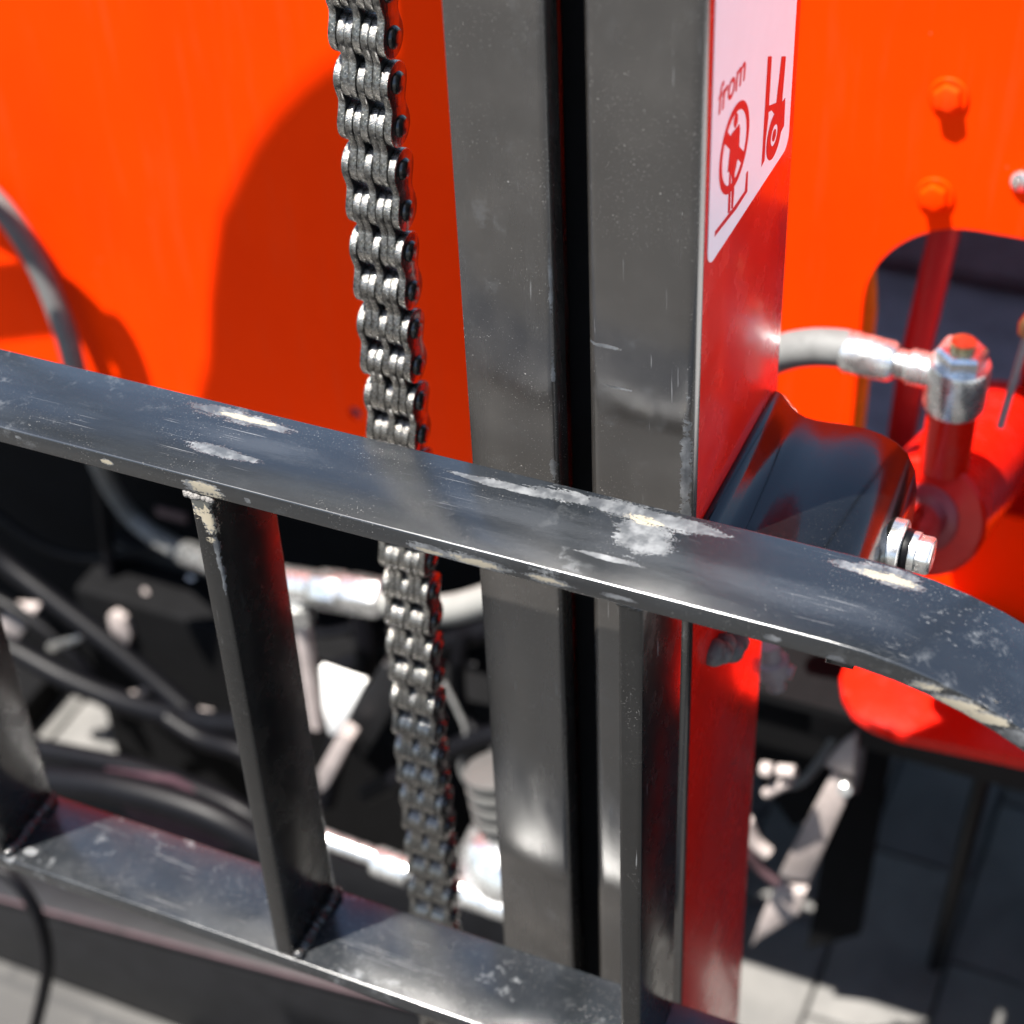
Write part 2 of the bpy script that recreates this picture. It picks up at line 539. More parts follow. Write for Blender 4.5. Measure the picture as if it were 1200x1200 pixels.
# ------------------------------------------------------------------ setting: paved ground
ZG = -900.0
g = bmesh.new()
bmesh.ops.create_grid(g, x_segments=1, y_segments=1, size=60000)
for v in g.verts:
    v.co.z = ZG - 8
ground = obj('ground', g, 'ground')
ground['kind'] = 'structure'
pv = box(-48.5, 48.5, -98.5, 98.5, -14, 0, 2.5, 2)
pav0 = None
for i in range(-10, 4):
    for j in range(0, 5):
        x = 20 + i * 100.0
        y = 330 + j * 200.0 + (100 if i % 2 else 0)
        if pav0 is None:
            pav0 = obj('paver', pv, 'paver', ground, origin=(0, 0, 0), smooth=40)
            o = pav0
        else:
            o = pav0.copy()
            COL.objects.link(o)
        o.location = Vector((x, y, ZG + random.uniform(-1.2, 1.2))) * MM
        o.rotation_euler = (random.uniform(-.006, .006), random.uniform(-.006, .006), random.uniform(-.008, .008))

# ------------------------------------------------------------------ outer mast (right), black front and red flank
om = thing('outer_mast', 'black steel mast upright with a red painted flank and a white warning sticker', 'mast', (-22, 58, ZG))
ZT, ZB = 1400.0, -895.0
# rolled channel open to the left
prof = [(0, 0), (0, 115), (-44, 115), (-44, 101), (-14, 97), (-14, 18), (-44, 14), (-44, 0)]
b = prism([(p[0], p[1]) for p in prof], ZB, ZT, 'Z')
corner = [e for e in b.edges if abs(e.verts[0].co.z - e.verts[1].co.z) > 100 and not (-20 < e.verts[0].co.x < -10)]
bevel(b, 4.5, 5, corner)
for f in b.faces:
    f.material_index = 1 if f.normal.x > 0.99 or (f.normal.x > 0.3 and f.normal.y > 0.2) else 0
obj('channel', b, ['mast', 'redmast'], om, smooth=35)

# sticker on the red flank, coordinates (Y, Z) on the plane X = 0


def S(cx, cy):
    p = at(800 + cx / 5, 90 + cy / 5, X=0.3)
    return (p.y, p.z)


def rrect(x0, x1, z0, z1, r, n=6):
    out = []
    for cx, cz, a0 in ((x1 - r, z1 - r, 0), (x0 + r, z1 - r, 90), (x0 + r, z0 + r, 180), (x1 - r, z0 + r, 270)):
        for k in range(n + 1):
            a = radians(a0 + 90 * k / n)
            out.append((cx + r * cos(a), cz + r * sin(a)))
    return out


st = obj('sticker', prism(rrect(7.8, 104, 107.5, 330, 6), 0.1, 0.4, 'X'), 'sticker', om, 'white sticker with red pictograms of a barred person and a forklift')


def ink(name, polys):
    b = bmesh.new()
    for q, p in enumerate(polys):
        prism(p, 0.36, 0.48 + 0.03 * q, 'X', bm=b)
    return obj(name, b, 'ink', st)


def disc(cy, cz, r, r2=0.0, n=40):
    return [(cy + r * cos(2 * pi * k / n), cz + r * sin(2 * pi * k / n)) for k in range(n)]


def ring_bm(cy, cz, ro, ri, x0, x1, b=None, n=48):
    b = b or bmesh.new()
    R = []
    for x, r in ((x0, ro), (x1, ro), (x1, ri), (x0, ri)):
        R.append([b.verts.new((x, cy + r * cos(2 * pi * k / n), cz + r * sin(2 * pi * k / n))) for k in range(n)])
    for a, c in zip(R, R[1:] + R[:1]):
        for k in range(n):
            b.faces.new((a[k], a[(k + 1) % n], c[(k + 1) % n], c[k]))
    return b


b = ring_bm(33.6, 142.8, 16.8, 13.6, 0.36, 0.5)
sl = Vector((cos(radians(-42)), sin(radians(-42))))
pp = Vector((-sl.y, sl.x)) * 2.1
c0 = Vector((33.6, 142.8))
prism([tuple(c0 + sl * 15 + pp), tuple(c0 - sl * 15 + pp), tuple(c0 - sl * 15 - pp), tuple(c0 + sl * 15 - pp)], 0.36, 0.47, 'X', bm=b)
obj('prohibition_mark', b, 'ink', st)
ink('person_pictogram', [[S(*p) for p in q] for q in (
    [(312, 205), (322, 222), (321, 262), (310, 295), (300, 300), (296, 275), (300, 240)],
    [(283, 335), (330, 276), (334, 300), (328, 420), (322, 470), (303, 560), (298, 690), (292, 770), (282, 772), (286, 600), (281, 560), (276, 790), (262, 800), (268, 620), (276, 440)],
    [(274, 430), (280, 440), (268, 555), (260, 562)])])
ink('fork_pictogram', [[S(*p) for p in ((184, 938), (188, 905), (300, 760), (362, 668), (370, 562), (381, 550), (377, 672), (312, 775))]])
b = bmesh.new()
for q, p in enumerate(([(497, -120), (521, -120), (503, 190), (500, 240), (484, 380), (478, 490), (459, 527)],
                       [(505, 168), (546, 152), (577, -120), (603, -120), (580, 148), (599, 122), (592, 285), (574, 322), (580, 232), (565, 210), (532, 216), (520, 196), (503, 205)])):
    prism([S(*c) for c in p], 0.36, 0.47 + 0.03 * q, 'X', bm=b)
ring_bm(83.2, 122.6, 9.6, 4.2, 0.36, 0.52, b)
ring_bm(83.2, 122.6, 2.4, 0.2, 0.36, 0.52, b)
obj('forklift_pictogram', b, 'ink', st)
tc = bpy.data.curves.new('from', 'FONT')
tc.body = 'from'
tc.size = 0.0152
tc.shear = 0.12
tc.offset = 0.00018
tc.extrude = 0.00006
to = bpy.data.objects.new('tmp', tc)
COL.objects.link(to)
dg = bpy.context.evaluated_depsgraph_get()
dg.update()
me = bpy.data.meshes.new_from_object(to.evaluated_get(dg))
bpy.data.objects.remove(to)
for v in me.vertices:
    x, y, z = v.co
    v.co = Vector((0.46 * MM + z, 13.2 * MM + x, 165.4 * MM + y)) - wloc(st)
me.materials.clear()
me.materials.append(M['ink'])
lt = bpy.data.objects.new('lettering', me)
COL.objects.link(lt)
lt.parent = st

# ------------------------------------------------------------------ inner mast (left)
im = thing('inner_mast', 'plain black steel mast upright between the lift chain and the red-flanked upright', 'mast', (-77, 50, ZG + 150))
prof = [(-57.5, 0), (-57.5, 14), (-78, 18), (-78, 88), (-57.5, 92), (-57.5, 104), (-95.7, 104), (-95.7, 0)]
b = prism(prof, -800, 1400, 'Z')
bevel(b, 3.2, 4, [e for e in b.edges if abs(e.verts[0].co.z - e.verts[1].co.z) > 100 and e.verts[0].co.x > -60])
bevel(b, 0.8, 2, [e for e in b.edges if abs(e.verts[0].co.z - e.verts[1].co.z) > 100 and e.verts[0].co.x < -95])
b.normal_update()
for f in b.faces:
    f.material_index = 1 if f.normal.x < -0.9 else 0  # left face coloured blacker, so the posts reflect darkness
obj('channel', b, ['mast_dark', 'void'], im, smooth=35)
obj('slide_strip', box(-60, -47, 20, 86, -780, 1390, 1), 'void', im)  # matt black strip filling the gap between the uprights

# ------------------------------------------------------------------ load backrest
br = thing('load_backrest', 'scuffed black steel load backrest of flat bars in front of the mast', 'backrest', (-60, -50, -287))
arc = [(75 + 150 * sin(radians(a)), ZR - 150 + 150 * cos(radians(a))) for a in range(0, 91, 5)]
arci = [(75 + 141.4 * sin(radians(a)), ZR - 150 + 141.4 * cos(radians(a))) for a in range(90, -1, -5)]
outl = [(-620, ZR)] + arc + [(225, -287), (216.4, -287)] + arci + [(-620, ZR - 8.6)]
obj('top_rail', prism(outl, YF, YB, 'Y', 0.7, 3, ang=40), 'rail', br, 'flat top rail with scraped paint, bending down at its right end', smooth=35)
for x0, x1, mt in ((-183.6, -174.0, 'post_chipped'), (-2.6, 7.0, 'post'), (-355.2, -345.4, 'post'), (-526, -516.5, 'post')):
    obj('post', box(x0, x1, YF + 0.6, YB - 1.5, -277.8, ZR - 8.8, 1.5, 3), mt, br, smooth=40)
obj('lower_rail', box(-620, 216, YF, YB, -287, -278, 0.7, 3), 'lower', br, smooth=40)
for x in (-345.4, -174.0):
    weld_bead([(x + 1.5, YF + 3, -276.5), (x + 1.5, YB - 3, -276.5)], 3.0, 'weld_bead', 'weld', br, 0.25)
weld_bead([(-184.5, YF + 1, ZR - 10), (-173.5, YF + 1, ZR - 10.5)], 1.6, 'weld_bead', 'weldgrey', br, 0.4, 'chipped pale weld under the top rail')
weld_bead([(-2.6, YF + 1.4, ZR - 9.4), (7, YF + 1.4, ZR - 9.4)], 0.9, 'weld_bead', 'post', br, 0.3)

# ------------------------------------------------------------------ leaf chain
PIT, TH = 19.05, 3.35
ch = thing('leaf_chain', 'greasy steel leaf chain hanging to the left of the mast', 'chain', (-162, 40, -500))


def plate_bm():
    pts = []
    r, w = 8.7, 6.0
    for k in range(-8, 9):
        a = radians(90 + k * 14.0)
        pts.append((r * cos(a), PIT / 2 + r * sin(a)))
    pts += [(-w - 0.25, 1.6), (-w, 0), (-w - 0.25, -1.6)]
    for k in range(-8, 9):
        a = radians(270 + k * 14.0)
        pts.append((r * cos(a), -PIT / 2 + r * sin(a)))
    pts += [(w + 0.25, -1.6), (w, 0), (w + 0.25, 1.6)]
    q = prism(pts, -TH / 2, TH / 2, 'X')
    rim = [e for e in q.edges if len(e.link_faces) == 2 and e.calc_face_angle(0) > radians(60)]
    bevel(q, 0.5, 2, rim)
    q.normal_update()
    for f in q.faces:
        f.material_index = 1 if abs(f.normal.x) > 0.95 else 0  # side faces take a darker steel than the edges
    return q


plate0 = pin0 = None
NL = 46


def chain_pos(i):
    z = 385 - i * PIT
    t = max(0.0, (60 - z) / 380)
    return Vector((-154.0 - 7.5 * t + 1.2 * sin(i * 0.7) * 0.3, 48 + 0.8 * sin(i * 0.55), z))


chl = wloc(ch)
for i in range(NL):
    a, c = chain_pos(i), chain_pos(i + 1)
    mid = (a + c) / 2
    if pin0 is None:
        hl = 3.5 * (TH + 0.12)
        pb = lathe([(-hl - 2.0, 2.6), (-hl - 1.6, 3.9), (-hl - 0.4, 4.6), (-hl + 0.6, 4.7), (hl - 0.6, 4.7), (hl + 0.4, 4.6), (hl + 1.6, 3.9), (hl + 2.0, 2.6)], (0, 0, 0), (1, 0, 0), 18)
        pin0 = obj('pin', pb, 'oil', ch, origin=(0, 0, 0), smooth=50)
        o = pin0
    else:
        o = pin0.copy()
        COL.objects.link(o)
    o.location = a * MM - chl
    o.rotation_euler = (random.uniform(0, 3), 0, 0)
    for s in ((0, 3, 6) if i % 2 else (1, 2, 4, 5)):
        if plate0 is None:
            plate0 = obj('link_plate', plate_bm(), ['chain', 'oil'], ch, origin=(0, 0, 0), smooth=40)
            o = plate0
        else:
            o = plate0.copy()
            COL.objects.link(o)
        o.location = (mid + Vector(((s - 3) * (TH + 0.12) + random.uniform(-.06, .06), random.uniform(-.3, .3), random.uniform(-.15, .15)))) * MM - chl
        d = (a - c).normalized()
        o.rotation_euler = (random.uniform(-.015, .015), d.x * 1.0, 0)

# ------------------------------------------------------------------ truck front: orange panel
PY = 400.0
tb = thing('truck_body', 'orange sheet steel truck front with an arched cutout and hex bolts behind the mast', 'truck body', (-300, 700, -400))


def hole_at(x, z, r, n=20):
    return [(x + r * cos(-2 * pi * k / n), z + r * sin(-2 * pi * k / n)) for k in range(n)]


cut = []
for cx, cz, a0 in ((31, -155, 180), (90, -155, 90)):
    for k in range(13):
        a = radians(a0 - 90 * k / 12)
        cut.append((cx + 62 * cos(a), cz + 62 * sin(a)))
cut += [(152, -292), (-31, -292)]
sheet('front_panel', [(-1100, -400), (700, -400), (700, 85), (-1100, 85)], [cut, hole_at(at(416, 485, Y=PY).x, at(416, 485, Y=PY).z, 5.5)], PY, PY + 5, 'orange', tb)
for px, py in ((1112, 112), (1096, 228)):
    p = at(px, py, Y=PY)
    w = obj('washer', lathe([(0, 11), (1.2, 11), (1.8, 10.4)], (p.x, PY, p.z), (0, -1, 0), 28), 'orange', tb, smooth=40)
    hd = lathe([(0, 8.2), (4.0, 8.2), (4.8, 7.2)], (p.x, PY - 1.6, p.z), (0, -1, 0), hexa=True, phase=0.3)
    bevel(hd, 0.7, 2)
    obj('bolt', hd, 'orange', tb, smooth=40)
p = at(1197, 212, Y=PY)
obj('rivet', lathe([(0, 6), (2, 5.6), (3.4, 3)], (p.x, PY, p.z), (0, -1, 0), 18), 'chrome', tb, smooth=50)
# operator floor with its mat, and an unseen roof added overhead to shade it
obj('floor_plate', box(-1100, 700, PY + 6, 1500, -408, -398), 'darkframe', tb)
obj('floor_mat', box(-300, 320, PY + 30, 1490, -397, -392, 1), 'mat', tb)
obj('guard_roof', box(-1000, 320, 60, 760, 1290, 1310), 'darkframe', tb)
obj('front_skirt', box(-40, 700, PY + 1, PY + 8, -530, -409), 'darkframe', tb)  # added to shade the ground below the step
for gx in (-1000, 290):
    obj('guard_pillar', box(gx, gx + 30, 725, 760, -398, 1290, 3), 'darkframe', tb)  # posts holding up the added roof
obj('under_tray', box(-230, 5, 326, PY, -432, -424), 'void', tb)  # dark plate added to throw shade on the ground beneath
obj('seat_base', box(-260, 300, 800, 1300, -391, -60, 20), 'mat', tb)
wh = obj('tyre', lathe([(0, 190), (6, 270), (30, 298), (130, 298), (154, 270), (160, 190)], (200, 430, -602), (1, 0, 0), 48), 'rubber', tb, smooth=40)  # unseen wheel added to darken the lower mast flank
obj('rim', lathe([(-4, 150), (0, 188), (20, 188)], (200, 430, -602), (1, 0, 0), 40), 'red', wh, smooth=40)
obj('wheel_arch', box(178, 430, -40, PY - 1, -290, -120, 10, 4), 'darkframe', tb, smooth=40)  # unseen block added to keep light off the lower flank
obj('arch_tread', box(176, 620, -60, PY - 1, -119, -113, 2), 'tread', tb, smooth=40)  # unseen bright sheet added to bounce light onto the sticker
# column and yellow hose guard seen through the cutout
a, c = at(1108, 268, Y=455), at(1070, 430, Y=455)
d = (a - c).normalized()
b = prism([(a.x - 9, a.z + 40), (a.x + 9, a.z + 40), (a.x + 9, a.z), (c.x + 9, c.z), (c.x + 4, -392), (c.x - 14, -392), (c.x - 9, c.z), (a.x - 9, a.z)], 448, 462, 'Y', 1.5)
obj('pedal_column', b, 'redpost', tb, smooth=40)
a, c = at(1150, 480, Y=470), at(1190, 330, Y=470)
obj('side_post', box(58, 130, 470, 480, -390, -60, 2), 'red', tb)
a = at(1003, 420, Y=430)
obj('yellow_guard', prism([(a.x - 10, -88), (a.x + 3, -110), (a.x + 10, -180), (a.x + 9, -385), (a.x - 8, -385), (a.x - 14, -200)], 425, 433, 'Y', 1), 'yellow', tb)
# unseen plate added high above the frame: its edge draws the curved shadow on the orange panel
sh = [at(x, y, Y=PY) for x, y in [(470, 62), (420, 72), (385, 88), (360, 108), (330, 138), (300, 180), (262, 260), (250, 350), (247, 430), (236, 470)]]
k = (PY - 200)
sh = [(p.x - 0.85 * k, p.z + LZ * k) for p in sh]
sh = [(sh[0][0] + 4, 1291)] + sh + [(sh[-1][0] - 2, 322), (-330, 322), (-255, 330), (-255, 1291)]
sl = [(p.x - 0.85 * k, p.z + LZ * k) for p in [at(x, y, Y=PY) for x, y in [(291, 282), (296, 290), (291, 318), (282, 350), (276, 352), (275, 340), (281, 310)]]]
shade_root = thing('cover_plate', 'black rounded cover plate hung below the guard roof, above the picture, shading the orange panel', 'cover plate', (-500, 200, 322))
sheet('plate', sh, [sl], 198, 202, 'darkframe', shade_root)

# ------------------------------------------------------------------ tilt bracket on the mast flank
tk = thing('tilt_bracket', 'glossy black rounded bracket welded to the red mast flank', 'bracket', (35, 60, -150))
pr = [(0.2, -13), (2, -12.6), (4, -13.4), (6, -15.6), (8.5, -18.8), (11.5, -21.6), (15, -23.2), (20, -23.6), (26, -23.2), (33, -22.4), (41, -22.1), (49, -23.4), (56, -26.2), (61.5, -31), (65.5, -39), (67, -50), (67, -72), (55, -72), (55, -54), (51, -44), (44, -37), (34, -34), (0.2, -36)]
b = prism(pr, 10, 106, 'Y')
for e in list(b.edges):
    pass
bevel(b, 0.8, 2, [e for e in b.edges if abs(e.verts[0].co.y - e.verts[1].co.y) < 1])
obj('saddle', b, 'bracket', tk, smooth=60)
pb = at(1052, 643, X=69.0)
bo = obj('washer', lathe([(-3, 13), (1.8, 13), (2.4, 12.2)], pb, (1, 0, 0), 32), 'chrome', tk, smooth=40)
obj('rubber_ring', lathe([(2.2, 9.6), (3.4, 9.8), (6.0, 9.0)], pb, (1, 0, 0), 32), 'rubber', tk, smooth=40)
obj('spring_washer', lathe([(5.8, 9.2), (8.4, 9.2)], pb, (1, 0, 0), 32), 'chrome', tk, smooth=40)
hd = lathe([(8.2, 8.6), (14.0, 8.6), (15.0, 7.6)], pb, (1, 0, 0), hexa=True, phase=0.35)
bevel(hd, 0.8, 2)
obj('bolt', hd, 'chrome', tk, smooth=40)
weld_bead([tuple(at(838, 762, X=2)), tuple(at(862, 758, X=5))], 5.5, 'weld_lump', 'weldgrey', tk, 0.5)

# ------------------------------------------------------------------ tilt cylinder
AX = Vector((0.03, 1.0, -0.40)).normalized()
dc = at(1082, 607, Y=255)
ty = thing('tilt_cylinder', 'red hydraulic tilt cylinder with a polished rod running back through the cutout', 'cylinder', tuple(dc + Vector((0, 60, -70))))
obj('barrel', lathe([(0, 31.5), (2.0, 33.6), (210, 33.6)], dc, AX, 56), 'red', ty, smooth=40)
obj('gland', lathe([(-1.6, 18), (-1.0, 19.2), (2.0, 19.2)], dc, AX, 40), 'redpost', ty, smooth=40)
obj('rod', lathe([(-150, 13.5), (4, 13.5)], dc, AX, 36), 'rod', ty, smooth=40)
pt = at(1113, 500, Y=272)
UPV = Vector((0.03, -0.05, 1))
obj('port_boss', lathe([(-26, 13.6), (10, 13.0), (17, 12.8)], pt, UPV, 32), 'red', ty, smooth=40)
obj('port_collar', lathe([(15, 15.5), (17, 16.2), (42, 16.2), (43.5, 15.4)], pt, UPV, 36), 'chrome', ty, smooth=40)
cp = obj('port_cap', lathe([(43.2, 13.5), (51, 13.5), (53, 11.5)], pt, UPV, hexa=True, phase=0.2), 'chrome', ty)
obj('bleed_screw', lathe([(52, 6.5), (57, 6.5)], pt, UPV, 16), 'brass', ty, smooth=40)
# brass test point and thin stem at the right edge of the frame
q = at(1172, 500, Y=290)
obj('test_stem', tube([q, q + Vector((6, 2, 60))], 2.2, 10, 2), 'pale', ty, smooth=60)
obj('test_cap', lathe([(60, 5), (66, 6), (72, 4)], q, Vector((6, 2, 60)), 14), 'brass', ty, smooth=60)

# hose to the cylinder port
hz = thing('port_hose', 'pale grey hydraulic hose with a zinc ferrule feeding the red tilt cylinder', 'hose', tuple(at(915, 430, Y=275)))
HP = [at(820, 470, Y=290), at(868, 435, Y=284), at(915, 414, Y=278), at(950, 407, Y=275), at(985, 408, Y=274), at(1000, 412, Y=274)]
obj('hose', tube(HP, 10.2, 20, 10), 'greyhose', hz, smooth=60)
p0, p1 = at(990, 411, Y=274), at(1050, 425, Y=272)
ax = (p1 - p0)
obj('ferrule', lathe([(0, 10.6), (2, 11.4), (ax.length - 3, 11.0), (ax.length, 9.6)], p0, ax, 28), 'chrome', hz, smooth=40)
p2 = at(1094, 436, Y=271)
ax = p2 - p1
hd = lathe([(0, 7.6), (6, 8.0), (8, 9.6), (ax.length, 9.6)], p1, ax, 24)
obj('swivel_nut', hd, 'chrome', hz, smooth=30)

# ------------------------------------------------------------------ red step plate, lower right
fz = -372.0
fp = [at(x, y, Z=fz) for x, y in [(985, 792), (988, 812), (1000, 832), (1022, 848), (1055, 860), (1110, 872), (1160, 882), (1215, 894), (1320, 918)]]
pts = [(p.x, p.y) for p in fp]
pts = pts + [(pts[-1][0], 395), (pts[0][0] - 1, 395)]
stp = thing('step_plate', 'red step plate with a rounded corner below the tilt cylinder', 'step', (60, 380, fz - 12))
obj('plate', prism(pts, fz - 9, fz, 'Z', 1.5, 2), 'red', stp, smooth=40)
obj('hanger', box(150, 170, 370, 394, -520, fz - 9, 1), 'darkframe', stp)

# ------------------------------------------------------------------ chassis behind and below
cf = thing('chassis_frame', 'matt black chassis plates in the shade below the orange panel', 'chassis', (-500, 480, -900))
obj('bulkhead', box(-1500, -120, 520, 530, -905, -409), 'void', cf)  # black sheet filling in the dark gap behind
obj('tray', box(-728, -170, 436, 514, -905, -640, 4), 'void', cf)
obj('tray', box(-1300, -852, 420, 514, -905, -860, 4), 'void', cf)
a = at(66, 892, Y=300)
obj('crossmember', box(-900, -130, 300, 316, -905, a.z, 5, 3), 'darkframe', cf, smooth=40)
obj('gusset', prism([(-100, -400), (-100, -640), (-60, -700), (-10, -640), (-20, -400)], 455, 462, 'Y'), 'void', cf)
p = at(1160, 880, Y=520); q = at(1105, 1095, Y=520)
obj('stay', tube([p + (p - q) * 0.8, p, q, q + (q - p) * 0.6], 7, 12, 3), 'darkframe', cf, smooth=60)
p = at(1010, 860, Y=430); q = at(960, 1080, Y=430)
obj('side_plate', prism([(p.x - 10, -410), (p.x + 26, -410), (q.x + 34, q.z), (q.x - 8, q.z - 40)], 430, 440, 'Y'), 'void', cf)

# dusty axle cover below the chassis gap
ac = thing('axle_pipe', 'dark pipe and beam with a dusky pink edge behind the lower rail', 'axle pipe', tuple(at(220, 1020, Y=240)))
pa = [at(x, y, Y=240) for x, y in [(40, 905), (130, 915), (230, 945), (300, 985), (330, 1015)]]
b = bmesh.new()
obj('shell', tube([p + Vector((0, 10, -20)) for p in pa], 13, 24, 8, bm=b), 'rubber', ac, smooth=60)
pa = [at(x, y, Y=215) for x, y in [(-160, 1010), (45, 1063), (120, 1082), (200, 1103), (700, 1236)]]
obj('flange', prism([(pa[0].x, pa[0].z), (pa[-1].x, pa[-1].z), (pa[-1].x, -905), (pa[0].x, -905)], 215, 260, 'Y', 2), 'darkframe', ac, smooth=40)

P = [at(x, y, Y=262) for x, y in [(120, 905), (200, 915), (262, 950), (300, 990), (240, 1000), (150, 960)]]
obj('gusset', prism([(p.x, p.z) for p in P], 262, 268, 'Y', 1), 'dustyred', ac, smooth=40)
obj('flange_edge', tube([(pa[0].x, 214, pa[0].z), (pa[-1].x, 214, pa[-1].z)], 2.0, 10, 2), 'dusky', ac, smooth=60)
# ------------------------------------------------------------------ hoses, left
def px_path(lst):
    return [at(x, y, Y=Y) for x, y, Y in lst]


hl = thing('lift_hose', 'grey hydraulic hose arching down over the orange panel at the left', 'hose', tuple(at(100, 540, Y=360)))
obj('hose', tube(px_path([(-70, 190, 388), (-30, 215, 388), (5, 248, 386), (42, 305, 384), (70, 370, 382), (86, 425, 380), (100, 490, 385), (122, 555, 448), (155, 605, 472), (195, 636, 452), (232, 652, 395)]), 8.6, 20, 10), 'greyhose', hl, smooth=60)
p0, p1 = at(218, 648, Y=400), at(300, 678, Y=350)
ax = p1 - p0
obj('ferrule', lathe([(0, 9.6), (2, 10.4), (ax.length, 10.2)], p0, ax, 28), 'chrome', hl, smooth=40)
p2 = at(372, 690, Y=338)
obj('union', lathe([(-20, 9), (0, 9), (2, 13.5), ((p2 - p1).length, 13.5)], p1, p2 - p1, 24), 'chrome', hl, smooth=40)
p3, p4 = at(374, 690, Y=338), at(404, 694, Y=336)
hd = lathe([(0, 15.5), ((p4 - p3).length, 15.5)], p3, p4 - p3, hexa=True, phase=0.2)
bevel(hd, 1.0, 2)
obj('hex_nut', hd, 'chrome', hl, smooth=40)
p4, p5 = at(405, 694, Y=336), at(452, 702, Y=334)
hd = lathe([(0, 14.6), (3, 16.2), ((p5 - p4).length - 3, 15.6), ((p5 - p4).length, 13)], p4, p5 - p4, hexa=True, phase=0.5)
bevel(hd, 1.0, 2)
obj('hex_nut', hd, 'chrome', hl, smooth=40)
obj('branch_hose', tube(px_path([(446, 702, 334), (480, 712, 333), (520, 715, 332), (560, 706, 331), (600, 690, 330), (650, 670, 330)]), 11.0, 20, 10), 'whitehose', hl, smooth=60)
t0, t1 = at(352, 715, Y=336), at(372, 850, Y=330)
obj('drop_pipe', tube([t0, t1], 6.5, 16, 2), 'pale', hl, smooth=60)
obj('drop_nut', lathe([(0, 11), (16, 11)], at(350, 708, Y=336), t1 - t0, hexa=True), 'chrome', hl)

# hose loop outside the left frame edge; its arched shadow falls on the panel
sp = [at(x, y, Y=PY) for x, y in [(-60, 362), (0, 356), (50, 352), (95, 368), (135, 405), (160, 440), (190, 520)]]
l2 = thing('loop_hose', 'grey hose loop past the left picture edge, casting an arched shadow on the orange panel', 'hose', (-700, 290, -150))
kk = 62
obj('hose', tube([sp[0] + Vector((-0.85 * kk - 60, -kk, LZ * kk - 10))] + [p + Vector((-0.85 * kk, -kk, LZ * kk)) for p in sp[:5]] +
    [sp[5] + Vector((-0.85 * kk, -kk, LZ * kk)), at(-60, 400, Y=330)], 9.0, 18, 10), 'greyhose', l2, smooth=60)


def hose(label, lst, r, mat='rubber'):
    P = px_path(lst)
    o = obj('hose', tube(P, r, 16, 10), mat, None, label, 'hose', smooth=60, origin=tuple(P[len(P) // 2]))
    return o


hose('straight black rubber hose slanting down across the dark gap at the left edge', [(-40, 610, 400), (0, 655, 398), (60, 702, 392), (130, 756, 385), (190, 806, 378), (226, 838, 372)], 9.0)
hose('black rubber hose passing just above the white sunlit gap', [(-30, 742, 380), (20, 764, 378), (80, 796, 374), (160, 828, 368), (240, 846, 360), (300, 850, 350)], 10.0)
hose('thick black hose curving just below the white sunlit gap', [(20, 872, 285), (80, 884, 282), (150, 899, 278), (220, 922, 272), (285, 952, 265), (330, 990, 260)], 9.0)
hose('black rubber hose loop in the bottom left corner', [(-30, 1010, 120), (5, 1022, 118), (32, 1050, 115), (50, 1090, 112), (55, 1140, 110), (40, 1210, 108)], 5.0)
hose('thin dark cable curving down beside the step plate', [(1000, 770, 420), (992, 820, 420), (978, 865, 418), (955, 900, 415), (935, 918, 412), (905, 920, 410)], 3.6, 'greyhose')
hose('straight grey cable hanging beside the curved cable', [(1004, 780, 410), (1008, 840, 408), (1006, 890, 406), (998, 925, 404)], 4.4, 'greyhose')

hose('black cable hanging straight down in the gloom left of the slanting post', [(118, 560, 470), (124, 620, 466), (132, 680, 462), (142, 730, 458), (150, 790, 452)], 5.5)
hose('dark hose crossing low behind the chain', [(380, 790, 420), (440, 770, 410), (500, 760, 405), (560, 742, 400), (640, 720, 398)], 9.0)
hose('thin wire looping right of the chain', [(520, 800, 330), (535, 830, 326), (546, 860, 322), (540, 900, 318), (556, 930, 314)], 2.0, 'greyhose')
hose('black hose bundle running behind the white bellows', [(430, 930, 330), (490, 900, 325), (550, 870, 322), (620, 850, 320)], 8.0)
hose('purple-black hose rising behind the pale drop pipe', [(420, 700, 400), (430, 760, 392), (420, 820, 380), (395, 880, 366), (380, 940, 350)], 10.0)
hose('thin dark cable sagging across the gap under the rail at far left', [(-20, 590, 480), (50, 640, 478), (120, 655, 475), (200, 640, 470)], 4.0)
hose('thin steel brake pipe bending down left of the slanting post', [(168, 690, 455), (186, 720, 450), (190, 770, 446), (205, 815, 440), (250, 835, 436)], 2.4, 'pale')
hose('black hose sweeping from the far left below the straight hose', [(-30, 690, 430), (30, 722, 428), (90, 770, 424), (120, 815, 420), (128, 826, 418)], 7.0)
hose('short black hose end lying over the sunlit gap right side', [(196, 842, 350), (235, 866, 345), (280, 880, 340), (330, 905, 335)], 8.0)
hose('black hose hanging between the chain and the inner upright', [(545, 740, 380), (536, 790, 372), (545, 840, 362), (580, 880, 350)], 6.0)
hose('dark cable crossing under the zinc hose union', [(330, 735, 420), (380, 742, 415), (430, 735, 412), (480, 748, 408), (560, 780, 400)], 4.0)
# valve block in the gloom
vb = thing('valve_block', 'dark finned hydraulic valve block in the gloom under the rail', 'valve block', tuple(at(190, 760, Y=500)))
a = at(195, 690, Y=490)
obj('body', box(a.x - 60, a.x + 50, 490, 516, a.z - 90, a.z + 40, 4), 'darkframe', vb, smooth=40)
for i in range(5):
    obj('fin', box(a.x - 64, a.x + 54, 482, 489, a.z - 84 + i * 24, a.z - 76 + i * 24, 1), 'darkframe', vb)
for dx, dz in ((-46, 24), (34, 24), (-46, -70), (34, -70)):
    hd = lathe([(0, 6), (5, 6), (6, 5)], (a.x + dx, 489.5, a.z + dz), (0, -1, 0), hexa=True)
    obj('bolt', hd, 'chrome', vb)
slab_p = at(196, 604, Y=440)
obj('name_plate', box(slab_p.x - 12, slab_p.x + 18, 441, 444, slab_p.z - 5, slab_p.z + 5, 0.6), 'dusky', vb)

